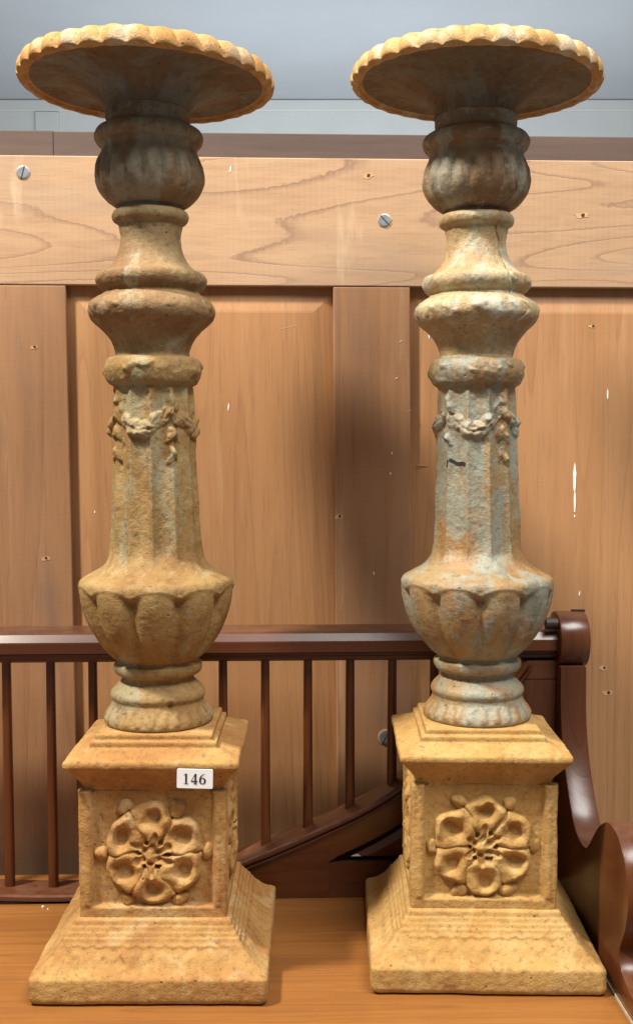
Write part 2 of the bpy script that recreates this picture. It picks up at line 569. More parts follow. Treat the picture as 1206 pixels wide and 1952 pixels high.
# dried white paint: long run and specks
streak("paint_run", .2945, .417, .450, .0036, M_paint, PY - .0005, .6)
streak("paint_run", .2950, .3935, .4185, .0020, M_paint, PY - .0004, .4)
streak("paint_run", .2950, .3875, .3905, .0016, M_paint, PY - .0004)
for x, z, h, lean, yy in ((-.0985, .513, .009, .001, PY), (-.0950, .774, .007, .001, 0), (.331, .528, .012, 0, PY), (.0418, .262, .007, 0, .0006),
                          (.065, .325, .004, 0, .0006), (.0945, .586, .002, .003, .0006), (.090, .545, .002, .003, .0006),
                          (.127, .592, .005, 0, PY), (.085, .461, .003, 0, .0006), (.0835, .438, .003, 0, .0006), (.218, .3045, .004, 0, PY),
                          (-.249, .395, .003, 0, PY), (.302, .30, .006, .001, PY)):
    streak("paint_speck", x, z - h / 2, z + h / 2, .0014, M_paint, yy - .0004, .5, lean, 5)
# nail holes and splinters
for x, z, r, yy in ((.0565, .768, .0042, 0), (.2965, .7265, .0048, 0), (-.313, .578, .0030, .0006), (-.304, .343, .0036, .0006), (.0250, .3890, .0036, .0006), (.312, .604, .003, PY),
                    (.331, .213, .004, PY), (.336, .184, .004, PY)):
    pts = [(x + r * (.7 + .7 * random.random()) * math.cos(a) * 1.4, z + r * (.5 + .6 * random.random()) * math.sin(a) * .8) for a in np.linspace(0, 2 * math.pi, 11, endpoint=False)]
    blob("splintered_chip", pts, M_chip, yy - .0003)
    pts = [(x + .0012 + r * .55 * (.6 + .6 * random.random()) * math.cos(a), z + .0004 + r * .5 * (.6 + .6 * random.random()) * math.sin(a)) for a in np.linspace(0, 2 * math.pi, 8, endpoint=False)]
    blob("nail_hole", pts, M_hole, yy - .0005)
# scratches
for i in range(12):
    x = random.uniform(-.26, .33); z = random.uniform(.29, .63)
    if .0 < x < .12:
        yy = .0006
    else:
        yy = PY
    L = random.uniform(.005, .022); a = random.choice([random.uniform(-.3, .3), random.uniform(1.3, 1.8)])
    w = random.uniform(.0003, .0006)
    dx, dz = math.sin(a) * L / 2, math.cos(a) * L / 2
    px, pz = math.cos(a) * w / 2, -math.sin(a) * w / 2
    blob("scratch", [(x - dx - px, z - dz - pz), (x + dx - px, z + dz - pz), (x + dx + px, z + dz + pz), (x - dx + px, z - dz + pz)], M_chip, yy - .0002, .0008)

# ------------------------------------------------------------------ mahogany bench / settle
BN = empty("settle_bench", (0, 1.1185, 0), YAW)
tag(BN, "polished dark mahogany settle with spindle back and scrolled arm, carrying both candlesticks", "bench")
box("seat", -.75, .2465, -.60, .075, -.03, 0, M_seat, BN, .0015)


def hull_rail(name, prof, x0, x1, mat):
    bm = prism_bm(prof, lambda p, q, a: (a, p, q), x0, x1)
    return link(name, bm_mesh(name, bm), mat, BN)


hull_rail("back_rail", [(-.004, .2585), (-.004, .2685), (-.0036, .2700), (.0020, .2770), (.0045, .2788), (.009, .2795), (.044, .2795), (.0465, .277), (.0465, .2585)], -.75, .2475, M_mahog)
hull_rail("rail_moulding", [(.006, .2585), (.003, .2565), (.003, .2545), (.005, .253), (.005, .2500), (.009, .2475), (.038, .2475), (.038, .2585)], -.75, .2475, M_mahog)

curve = [(-.75, .20), (-.66, .125), (-.55, .066), (-.45, .030), (-.38, .0150), (-.33, .0105), (-.254, .0085), (-.20, .0110), (-.14, .0215), (-.081, .0400), (-.051, .0520), (0, .0735), (.053, .0985), (.091, .1230), (.14, .164), (.204, .2330), (.214, .2470)]
cz = catmull(curve, .012)
czx, czz = cz[:, 0], cz[:, 1]
# curved rail: several bands swept along the curve
tang = np.gradient(cz, axis=0); tang /= np.linalg.norm(tang, axis=1)[:, None]
nor = np.stack([-tang[:, 1], tang[:, 0]], 1)


def sweep_curve(name, prof, mat):
    P = np.zeros((len(cz), len(prof), 3))
    for j, (py, pn) in enumerate(prof):
        P[:, j, 0] = cz[:, 0] + nor[:, 0] * pn
        P[:, j, 1] = py
        P[:, j, 2] = np.maximum(cz[:, 1] + nor[:, 1] * pn, .0008)
    me = grid_mesh(name, P, wrap=True, smooth=False)
    return link(name, me, mat, BN)


sweep_curve("curved_rail", [(-.005, -.006), (-.0062, -.004), (-.0055, -.0015), (-.003, 0), (.036, 0), (.038, -.003), (.038, -.011), (-.001, -.011), (-.001, -.0065)], M_mahog)
sweep_curve("bead", [(-.0036, -.0078), (-.0042, -.009), (-.0036, -.0102), (.002, -.0106), (.002, -.0074)], M_mahog)

# solid lower back with a triangular opening
xs = np.linspace(-.75, .2475, 90)
zt = np.interp(xs, czx, czz, right=.2475) - .0095
zt = np.where(xs > .212, .2470, zt)
tri_b = .0375
hyp = [(x, z) for x, z in zip(np.linspace(.0131, .205, 22), np.interp(np.linspace(.0131, .205, 22) - .012, czx, czz) - .0345)]
hyp = [(.0131, tri_b)] + [(x, max(z, tri_b + .001)) for x, z in hyp[1:]]


def strip_plate(name, xs, z0, z1, y0, y1, mat):
    n = len(xs)
    V = []
    for x, a, b in zip(xs, z0, z1):
        V += [(x, y0, a), (x, y0, b), (x, y1, b), (x, y1, a)]
    F = []
    for i in range(n - 1):
        for k in range(4):
            F.append((4 * i + k, 4 * i + (k + 1) % 4, 4 * i + 4 + (k + 1) % 4, 4 * i + 4 + k))
    F += [(0, 3, 2, 1), (4 * n - 4, 4 * n - 3, 4 * n - 2, 4 * n - 1)]
    bm = bmesh.new()
    vs = [bm.verts.new(v) for v in V]
    for f in F:
        bm.faces.new([vs[i] for i in f])
    return link(name, bm_mesh(name, bm), mat, BN)


hx = np.array([h[0] for h in hyp]); hz = np.array([h[1] for h in hyp])
x_l = xs[xs < .0125]
strip_plate("lower_back", np.append(x_l, .0130), np.full(len(x_l) + 1, .0004), np.append(np.maximum(zt[xs < .0125], .0012), np.interp(.0130, xs, zt)), 0, .03, M_mahog)
strip_plate("lower_back", np.array([.0131, .206]), np.full(2, .0004), np.full(2, tri_b - .0006), .0002, .03, M_mahog)
strip_plate("lower_back", hx, hz + .0006, np.interp(hx, xs, zt), .0003, .03, M_mahog)
strip_plate("corner_block", np.linspace(.2055, .2475, 8), np.full(8, .0004), np.full(8, .2275), .0006, .03, M_mahog_v)
strip_plate("corner_block", np.linspace(.2055, .2475, 8), np.full(8, .2285), np.minimum(np.interp(np.linspace(.2055, .2475, 8), xs, zt), .2472), .0009, .03, M_mahog)
strip_plate("backing_board", np.array([.005, .21]), np.full(2, .01), np.array([.05, .21]), .020, .029, M_mahog)
# bevelled triangular field sunk in the opening
bm = bmesh.new()
outer = [(.0300, .0405), (.200, .0405)] + [(x, z) for x, z in zip(hx[::-1], hz[::-1] - .0075) if x < .199 and z > .0425]
cx_ = np.mean([p[0] for p in outer]); cz_ = np.mean([p[1] for p in outer])
r0 = [bm.verts.new((x, .019, z)) for x, z in outer]
r1 = [bm.verts.new((x + (cx_ - x) * .02, .006, z + (cz_ - z) * .02)) for x, z in outer]
inner = [(x + .006 - (.010 if i == 1 else 0), z - .0045 if i > 1 else z + .002) for i, (x, z) in enumerate(outer)]
r2 = [bm.verts.new((x, .0035, max(z, .0426))) for x, z in inner]
n = len(outer)
for a, b in ((r0, r1), (r1, r2)):
    for i in range(n):
        bm.faces.new((a[i], a[(i + 1) % n], b[(i + 1) % n], b[i]))
bm.faces.new(r2)
bmesh.ops.remove_doubles(bm, verts=bm.verts, dist=1e-5)
link("sunk_field", bm_mesh("sunk_field", bm), M_mahog, BN)

# spindles
spx = [-.365, -.3197, -.2745, -.2312, -.1862, -.1412, -.0966, -.0527, -.0082, .0359, .0800, .1243, .168]


def spindle(x):
    zb = float(np.interp(x, czx, czz)) - .002
    nv, nu = 14, 12
    P = np.zeros((nv, nu, 3))
    for i in range(nv):
        u = i / (nv - 1)
        z = zb + (.2482 - zb) * u
        r = .0052 - .0007 * u
        for j in range(nu):
            a = 2 * math.pi * (j + .5) / nu
            # softened square section
            c, s = math.cos(a), math.sin(a)
            k = 1.0 / (abs(c) ** 4 + abs(s) ** 4) ** .25
            P[i, j] = (x + r * k * c, .0215 + r * k * s, z)
    return link("spindle", grid_mesh("spindle", P, True), M_mahog_v, BN)


for x in spx:
    spindle(x)

# scrolled end: post, valley and arm scroll as one cut-out board
prof = [(.030, .2440), (.030, .0005), (-.60, .0005), (-.60, .0200), (-.40, .0200), (-.30, .0190), (-.2572, .0197), (-.2424, .0215), (-.2253, .0283), (-.2182, .0380), (-.2180, .0425), (-.2215, .0490), (-.2330, .0679),
        (-.2385, .0926), (-.2302, .1204), (-.2125, .1362), (-.1932, .1407), (-.1781, .1392), (-.1550, .1273), (-.1361, .1109), (-.1250, .1000), (-.1147, .0926),
        (-.0990, .0915), (-.0875, .0934), (-.0681, .1047), (-.0473, .1295), (-.0330, .1530), (-.0226, .1800), (-.0180, .2100), (-.0172, .2440)]
core = prof[:3]
smooth = catmull(prof[6:-1] + [prof[-1]], .004)
poly = prof[:6] + [tuple(p) for p in smooth]
bm = prism_bm(poly, lambda p, q, a: (a, p, q), .2480, .2745, .0012, 2)
me = bm_mesh("scrolled_arm", bm)
arm = link("scrolled_arm", me, M_mahog_v, BN)
# roll on top of the post
cyy, czz0, rr = .0100, .2685, .0290
pts = []
for i in range(40):
    a = 2 * math.pi * i / 40
    pts.append((cyy + rr * .98 * math.cos(a), czz0 + rr * math.sin(a)))
bm = prism_bm(pts, lambda p, q, a: (a, p, q), .2478, .2785, .0015, 2)
roll = link("post_scroll", bm_mesh("post_scroll", bm, False), M_mahog_v, BN)
box("scroll_notch", .2655, .2790, .008, .0125, .2968, .2990, M_knob, roll)
bm = bmesh.new()
bmesh.ops.create_cone(bm, cap_ends=True, segments=20, radius1=.0062, radius2=.0058, depth=.012)
for v in bm.verts:
    v.co = Vector((v.co.z + .2415, v.co.x - .002, v.co.y + .2865))
link("peg", bm_mesh("peg", bm, False), M_knob, roll)
# roll of the arm, wider than the board
pts = [tuple(p) for p in smooth if -.2386 < p[0] < -.125 and p[1] > .052]
for me_ in (arm.data, roll.data):
    me_.polygons.foreach_set("use_smooth", np.full(len(me_.polygons), True, dtype=bool))
    try:
        me_.set_sharp_from_angle(angle=R(32))
    except Exception:
        pass
box("seat_edge_strip", .2469, .2478, -.60, -.02, -.02, .0012, M_seat_edge, BN)  # pale strip along the joint of seat and arm

# ------------------------------------------------------------------ candlesticks
PROFILE = [(.0300, .7640), (.0369, .7640), (.0372, .7610), (.0370, .7520), (.0400, .7495), (.0455, .7470), (.0480, .7409), (.0458, .7352), (.0424, .7325), (.0420, .7290), (.0446, .7215), (.0467, .7135),
           (.0476, .7043), (.0453, .6951), (.0381, .6859), (.0315, .6813), (.0274, .6793), (.0280, .6778), (.0320, .6765), (.0339, .6725), (.0325, .6679), (.0285, .6652), (.0277, .6620),
           (.0264, .6513), (.0298, .6374), (.0361, .6281), (.0413, .6238), (.0474, .6210), (.0490, .6150), (.0465, .6092), (.0434, .6065), (.0432, .6040), (.0482, .6005),
           (.0545, .5950), (.0564, .5877), (.0534, .5807), (.0447, .5723), (.0372, .5630), (.0334, .5536), (.0328, .5492), (.0345, .5482), (.0396, .5465), (.0429, .5396), (.0426, .5326),
           (.0389, .5246), (.0352, .5222), (.0350, .5190), (.0360, .4950), (.0374, .4453), (.0384, .4216), (.0405, .3787), (.0431, .3682), (.0486, .3605), (.0600, .3535), (.0675, .3490),
           (.0693, .3455), (.0691, .3400), (.0673, .3260), (.0617, .3092), (.0522, .2923), (.0419, .2802), (.0362, .2752), (.0365, .2738), (.0395, .2722), (.0401, .2681), (.0381, .2636),
           (.0330, .2612), (.0324, .2596), (.0335, .2562), (.0382, .2518), (.0420, .2472), (.0428, .2442), (.0421, .2415), (.0413, .2395), (.0419, .2365), (.0438, .2330), (.0466, .2290), (.0487, .2255), (.0494, .2222), (.0488, .2195), (.0470, .2184)]
CUTS = [("knop", .7641, .6785), ("vase_neck", .6785, .5488), ("fluted_shaft", .5488, .3455), ("lobed_bowl", .3455, .2742), ("round_foot", .2742, .2)]


def stem_grid(seed, rot, crack):
    pr = catmull(PROFILE, .0009)
    nu = 264
    th = np.linspace(-math.pi, math.pi, nu, endpoint=False)
    TH, RR = np.meshgrid(th, pr[:, 0])
    _, ZZ = np.meshgrid(th, pr[:, 1])
    T = TH - rot
    r = RR.copy()
    # shallow flutes of the shaft
    m = smoothstep(.362, .376, ZZ) * (1 - smoothstep(.515, .523, ZZ))
    ph = ((T - R(4)) / R(30)) % 1.0 * 2 - 1
    r += m * (-.0034 * (1 - np.abs(ph) ** 2.0) + .0009)
    # lobes of the bowl: leaves with rounded tops and notches
    pb = ((T + R(11)) / R(36)) % 1.0 * 2 - 1
    ztop = .3440 - .0055 * np.abs(pb) ** 2.0
    inside = smoothstep(.0, .0050, ztop - ZZ)
    mb = inside * smoothstep(.274, .288, ZZ)
    r += mb * (-(.0036 + .0016 * smoothstep(.30, .333, ZZ)) * np.abs(pb) ** 2.3 - .0016 * smoothstep(.62, 1, np.abs(pb)) + .0006)
    notch = inside * smoothstep(.70, .98, np.abs(pb)) * smoothstep(.318, .333, ZZ)
    r -= .0016 * notch
    lip = np.exp(-((ZZ - ztop - .0012) / .0016) ** 2)
    r += .0004 * lip * (ZZ > .31)
    r += .0009 * np.cos(TH * 26) * smoothstep(.221, .225, ZZ) * (1 - smoothstep(.231, .236, ZZ))
    # faint reeds on the knop
    pk = ((T) / R(20)) % 1.0 * 2 - 1
    mk = smoothstep(.690, .705, ZZ) * (1 - smoothstep(.715, .728, ZZ))
    r += mk * (-.0040 * np.abs(pk) ** 2 + .0012)
    # swags and drops: cast leaves laid over the shaft
    relief = np.zeros_like(r)
    lr = random.Random(seed)

    def leaf(tc, zc, ang, L, W, amp):
        ds = ((TH - tc + math.pi) % (2 * math.pi) - math.pi) * .0375
        dz = ZZ - zc
        a = ds * math.cos(ang) + dz * math.sin(ang)
        b = -ds * math.sin(ang) + dz * math.cos(ang)
        w = W * (1 - .55 * np.clip(a / L, -1, 1) ** 2 - .18 * a / L)
        ins = 1 - (a / L) ** 2 - (b / np.maximum(w, 1e-4)) ** 2
        h = .82 * amp * np.clip(ins, 0, 1) ** .75 * (1 - .30 * np.exp(-(b / (.16 * W)) ** 2))
        np.maximum(relief, h, out=relief)

    for k in range(4):
        td = R(34) + k * math.pi / 2
        short = crack and k == 3
        # knot and tapering drop of paired leaves
        leaf(td, .5095, R(90), .0075, .0058, .0050)
        for j in range(2 if short else 3):
            zc = .4955 - j * .0175
            sc = 1 - .13 * j
            for sg in (-1, 1):
                leaf(td + sg * .085 * sc + .03 * lr.uniform(-1, 1), zc + .003 * lr.uniform(-1, 1), R(-90) + sg * R(30 + lr.uniform(-14, 14)), .0112 * sc * lr.uniform(.85, 1.1), .0042 * sc, (.0058 - .0007 * j) * lr.uniform(.7, 1.1))
        # swag of a few broad worn leaves to the next drop
        for j in range(6):
            u = .08 + .84 * j / 5
            tc = td + u * math.pi / 2
            m_ = math.sin(u * math.pi)
            zc = .5110 - .0275 * (1 - abs(2 * u - 1) ** 2.0)
            sl = math.atan2(.0275 * 4 * (2 * u - 1), math.pi / 2 * .0375)
            leaf(tc, zc + .0015 * lr.uniform(-1, 1), sl + R(lr.uniform(-12, 12)), .0090 + .0022 * m_, .0032 + .0060 * m_, (.0028 + .0046 * m_) * lr.uniform(.8, 1.1))
    PN = np.stack([np.sin(TH), np.cos(TH), ZZ / .0375], -1) * .0375
    relief *= np.clip(.82 + .55 * fbm(PN + seed, 140, 3, seed + 40), .25, 1.25)
    r += relief
    P = np.stack([r * np.sin(TH), -r * np.cos(TH), ZZ], -1)
    q = P + seed * 3.1
    hi = smoothstep(.52, .56, ZZ)
    d = .00055 * fbm(q, 50, 3, seed) + .00022 * fbm(q, 330, 2, seed + 5)
    lump_rings = np.clip(fbm(q, 120, 2, seed + 9), 0, 1) * (.0026 * np.exp(-((ZZ - .538) / .010) ** 2) + .0020 * np.exp(-((ZZ - .593) / .010) ** 2) + .0010 * np.exp(-((ZZ - .616) / .006) ** 2))
    d += lump_rings
    if crack:
        tc = R(38) + .09 * np.sin(ZZ * 120) + .05 * np.sin(ZZ * 310 + 1)
        dc = (TH - tc) * .04
        d -= .0022 * np.exp(-(dc / .0011) ** 2) * smoothstep(.56, .60, ZZ) * (1 - smoothstep(.70, .72, ZZ))
        tc2 = R(32) + .06 * np.sin(ZZ * 150 + 2)
        d += .0014 * np.clip(fbm(q * np.array([1, 1, .5]), 130, 2, 31), -.3, 1) * np.exp(-((TH - tc2) / .17) ** 2) * smoothstep(.40, .44, ZZ) * (1 - smoothstep(.515, .53, ZZ))
    else:
        for (tt, zz, a) in ((R(22), .2395, .003), (R(-36), .2305, .002), (R(-47), .4525, .0018), (R(-32), .4485, .0018), (R(-42), .468, .0018)):
            d -= a * np.exp(-(((TH - tt) * .042) / .0020) ** 2 - ((ZZ - zz) / .0032) ** 2)
    rr2 = r + d
    P[..., 0] = rr2 * np.sin(TH); P[..., 1] = -rr2 * np.cos(TH)
    return P, pr[:, 1]


DISH_UNDER = [(.0360, .7560), (.0365, .7610), (.0371, .7640), (.0400, .7682), (.0457, .7748), (.0550, .7815), (.0690, .7868), (.0850, .7895), (.0960, .7893), (.1015, .7880)]
DISH_RIM = [(.1015, .7880), (.1036, .7868), (.1050, .7850), (.1066, .7843), (.1086, .7846), (.1104, .7862), (.1110, .7895), (.1098, .7940), (.1068, .7984), (.1022, .8014), (.0985, .8028), (.0955, .8040), (.0930, .8030), (.0910, .7995)]
DISH_TOP = [(.0910, .7995), (.0700, .7968), (.0400, .7955), (.0060, .7952)]


def dish_mesh(prof, seed, lobes, step=.0011, nu=432):
    pr = catmull(prof, step)
    th = np.linspace(-math.pi, math.pi, nu, endpoint=False)
    TH, RR = np.meshgrid(th, pr[:, 0])
    _, ZZ = np.meshgrid(th, pr[:, 1])
    r = RR.copy(); z = ZZ.copy()
    if lobes:
        m = smoothstep(.7850, .7868, ZZ) * (1 - smoothstep(.8000, .8026, ZZ)) * smoothstep(.0985, .101, RR)
        rows_out = (np.arange(len(pr)) > int(np.argmin(pr[:, 1]))).astype(float)[:, None]
        m = m * rows_out
        tw = (TH + (ZZ - .79) * 1.5) / (2 * math.pi / 34)
        p = tw % 1.0 * 2 - 1
        bulge = np.sqrt(np.clip(1 - np.abs(p) ** 2.2, 0, 1))
        r += m * (.0040 * bulge - .0024)
        z += m * (.0034 * bulge - .0022) * smoothstep(.787, .794, ZZ)
        r += .0010 * np.cos((TH / (2 * math.pi / 34)) * 2 * math.pi) * np.exp(-((ZZ - .7855) / .002) ** 2) * smoothstep(.1035, .1060, RR)
    P = np.stack([r * np.sin(TH), -r * np.cos(TH), z], -1)
    q = P + seed * 2.3
    d = .0004 * fbm(q, 40, 2, seed) + .00012 * fbm(q, 260, 2, seed + 5)
    P[..., 2] += d
    return grid_mesh("dish", P, True)


def sq_ring(h, rc, per):
    """points of a rounded square of half width h, with the side coordinate, counter-clockwise from the front left."""
    pts = []; nrm = []; sc = []
    rc = min(rc, h * .9)
    e = h - rc
    nc = 6
    for k in range(4):
        a0 = -math.pi / 2 + k * math.pi / 2
        c, s = math.cos(a0), math.sin(a0)
        # side: normal (c,s), tangent (-s,c)
        for i in range(per):
            u = -e + 2 * e * i / (per - 1)
            pts.append((c * h - s * u, s * h + c * u)); nrm.append((c, s)); sc.append(u)
        for i in range(1, nc):
            a = a0 + math.pi / 2 * i / nc
            cxn = c * e - s * e; cyn = s * e + c * e
            pts.append((cxn + rc * math.cos(a), cyn + rc * math.sin(a))); nrm.append((math.cos(a), math.sin(a))); sc.append(9.0)
    return np.array(pts), np.array(nrm), np.array(sc)


def square_part(prof, seed, rc, step=.0011, per=96, relief=None, amp=1.0):
    pr = catmull(prof, step) if len(prof) > 2 else np.array(prof)
    P = []
    for h, z in pr:
        p, nr, s = sq_ring(h, rc if np.isscalar(rc) else np.interp(z, rc[0], rc[1]), per)
        q = np.column_stack([p, np.full(len(p), z)])
        d = amp * (.0007 * fbm(q + seed * 1.9, 30, 3, seed) + .00022 * fbm(q + seed, 300, 2, seed + 3))
        if relief is not None:
            d = d + relief(s, z, nr)
        # worn corners
        q[:, :2] += nr * d[:, None]
        P.append(q)
    return np.array(P)


def capped(P, bottom=True, top=True):
    out = [P]
    if bottom:
        c = P[0].mean(0); out.insert(0, (c + (P[0] - c) * .02)[None])
    if top:
        c = P[-1].mean(0); out.append((c + (P[-1] - c) * .02)[None])
    return np.concatenate(out, 0)


BASE = [(.0955, .0006), (.0982, .0016), (.1000, .0045), (.1004, .0100), (.1003, .0195), (.0999, .0224), (.0984, .0240), (.0950, .0258), (.0900, .0294), (.0850, .0342), (.0806, .0392), (.0780, .0430), (.0770, .0442), (.0755, .0474), (.0744, .0480),
        (.0725, .0511), (.0715, .0517), (.0696, .0551), (.0686, .0558), (.0670, .0600), (.0640, .0612)]
CAP = [(.0582, .1690), (.0590, .1722), (.0615, .1780), (.0662, .1845), (.0712, .1905), (.0740, .1936), (.0751, .1950), (.0753, .1985), (.0744, .2003), (.0705, .2017), (.0645, .2040), (.0590, .2064), (.0560, .2075)]
STEPS = [(.0560, .2074), (.0553, .2078), (.0551, .2110), (.0545, .2126), (.0522, .2130), (.0512, .2136), (.0510, .2168), (.0503, .2182), (.0485, .2186)]


def base_relief(s, z, nr):
    u = s / .0125
    sca = np.abs(((u) % 1.0) * 2 - 1)
    m = (np.abs(s) < .066).astype(float)
    zl = .0438 - .0018 * (1 - sca ** 2)
    bead = np.exp(-((z - zl) / .0014) ** 2) * .0010
    z2 = .0335 + .0035 * sca
    leaf = np.exp(-((z - z2) / .0032) ** 2) * .0013
    return m * (bead + leaf)


def block_mesh(seed):
    """square block with sunk panels on its four faces."""
    zs = np.concatenate([np.linspace(.0605, .1715, 112)])
    P = []
    hb = .0637
    for z in zs:
        p, nr, s = sq_ring(hb, .0022, 116)
        q = np.column_stack([p, np.full(len(p), z)])
        d = .0006 * fbm(q + seed * 1.9, 35, 3, seed) + .00022 * fbm(q + seed, 300, 2, seed + 3)
        inn = np.where(np.abs(s) < 1, smoothstep(.0535, .0512, np.abs(s)) if False else 1 - smoothstep(.0505, .0535, np.abs(s)), 0)
        inz = smoothstep(.0690, .0725, z)
        roll = np.exp(-((np.abs(s) - .0565) / .0030) ** 2) * .0012
        d = d - .0052 * inn * inz + roll * inz
        q[:, :2] += nr * d[:, None]
        P.append(q)
    return grid_mesh("pedestal_block", capped(np.array(P)), True)


def rosette_mesh(seed):
    n = 190
    S = .0535
    a = np.linspace(-S, S, n)
    U, V = np.meshgrid(a, a)
    wob = np.stack([U, V, np.zeros_like(U)], -1)
    U2 = U + .0030 * fbm(wob, 60, 2, seed + 1); V2 = V + .0030 * fbm(wob + 3, 60, 2, seed + 2)
    rho = np.hypot(U2, V2); phi = np.arctan2(V2, U2)
    h = np.full_like(U, -.0025)
    for k in range(6):
        t = R(90 + 60 * k)
        ca, sa = math.cos(t), math.sin(t)
        A = U2 * ca + V2 * sa - .0262
        B = -U2 * sa + V2 * ca
        wB = .0182 + .22 * np.clip(A, -.012, .006) - .55 * np.clip(A - .006, 0, .012)
        # heart-shaped outline
        dd = np.sqrt((A / .0165) ** 2 + (B / wB) ** 2)
        edge = 1.0
        dn = dd / edge
        body = (1 - smoothstep(.92, 1.06, dn))
        hollow = np.exp(-((np.sqrt(((A - .0030) / .0066) ** 2 + (B / .0068) ** 2)) ** 3.2))
        hp = body * (.0068 + .0014 * smoothstep(.35, .65, dn) - .0026 * smoothstep(.72, 1.0, dn) - .0074 * hollow) - .0025 * (1 - body)
        # raised mid lip of each petal near its root
        h = np.maximum(h, hp)
        # small bud between petals
        t2 = t + R(30)
        d2 = np.hypot(U2 - .0425 * math.cos(t2), V2 - .0425 * math.sin(t2))
        bud = .0052 * np.sqrt(np.clip(1 - (d2 / .0068) ** 2, 0, 1)) - .0025 * (d2 > .0068)
        h = np.maximum(h, bud)
        # fold lines between petals
        h -= .0022 * np.exp(-((rho * np.sin(((phi - t2 + math.pi) % (2 * math.pi)) - math.pi)) / .0011) ** 2) * (np.cos(phi - t2) > 0) * (rho > .014) * (rho < .038)
    star = .0112 * (1 + .30 * np.cos(6 * phi - R(180)))
    ctr = 1 - smoothstep(.85, 1.1, rho / np.maximum(star * 1.18, 1e-6))
    hc = .0058 + .0018 * np.cos(6 * phi) * smoothstep(.003, .008, rho) - .003 * np.exp(-((rho - .0068) / .0018) ** 2)
    hc = hc + .0030 * np.exp(-(rho / .0032) ** 2)
    h = np.where(ctr > 0, np.maximum(h * (1 - ctr) + hc * ctr, -.0025), h)
    h += (.0009 * fbm(wob + 9, 110, 3, seed + 4)) * (h > -.001)
    h = np.where(h > 0, h * (1 + .25 * fbm(wob + 21, 70, 2, seed + 8)), h)
    P = np.stack([U * 1.07, -h * .92, V * 1.07], -1)
    return grid_mesh("rosette", P, wrap=False)


def digit_strips(d):
    """strokes of a bold book-face numeral in a unit box (width .62, height 1): list of (points, half widths)."""
    if d == '1':
        return [([(.31, .0), (.31, .97)], [.085, .085]), ([(.08, .84), (.20, .90), (.33, .99)], [.018, .035, .03]), ([(.07, .022), (.55, .022)], [.024, .024])]
    if d == '4':
        return [([(.42, .0), (.42, .99)], [.085, .085]), ([(.03, .29), (.41, .98)], [.030, .034]), ([(.01, .265), (.62, .265)], [.055, .055]), ([(.22, .022), (.60, .022)], [.024, .024])]
    c = (.32, .31); a, b = .225, .28
    ring = []; wd = []
    for i in range(33):
        t = 2 * math.pi * i / 32
        ring.append((c[0] + a * math.cos(t), c[1] + b * math.sin(t)))
        wd.append(.028 + .062 * abs(math.cos(t)) ** 1.3)
    tail = [(.095, .34), (.11, .55), (.18, .74), (.32, .90), (.55, .985)]
    return [(ring, wd), (tail, [.085, .085, .065, .04, .014])]


def strokes_mesh(name, strokes, size, y):
    bm = bmesh.new()
    for k, (pts, ws) in enumerate(strokes):
        pts = np.array(pts) * size; ws = np.array(ws) * size
        tn = np.gradient(pts, axis=0)
        closed = np.linalg.norm(pts[0] - pts[-1]) < 1e-6
        if closed:
            tn[0] = tn[-1] = pts[1] - pts[-2]
        tn /= np.linalg.norm(tn, axis=1)[:, None]
        nm = np.stack([-tn[:, 1], tn[:, 0]], 1)
        yy = y - .00004 * k
        A = [bm.verts.new((p[0], yy, p[1])) for p in pts + nm * ws[:, None]]
        B = [bm.verts.new((p[0], yy, p[1])) for p in pts - nm * ws[:, None]]
        for i in range(len(pts) - 1):
            bm.faces.new((A[i], A[i + 1], B[i + 1], B[i]))
    return bm_mesh(name, bm)


STEMS = {}


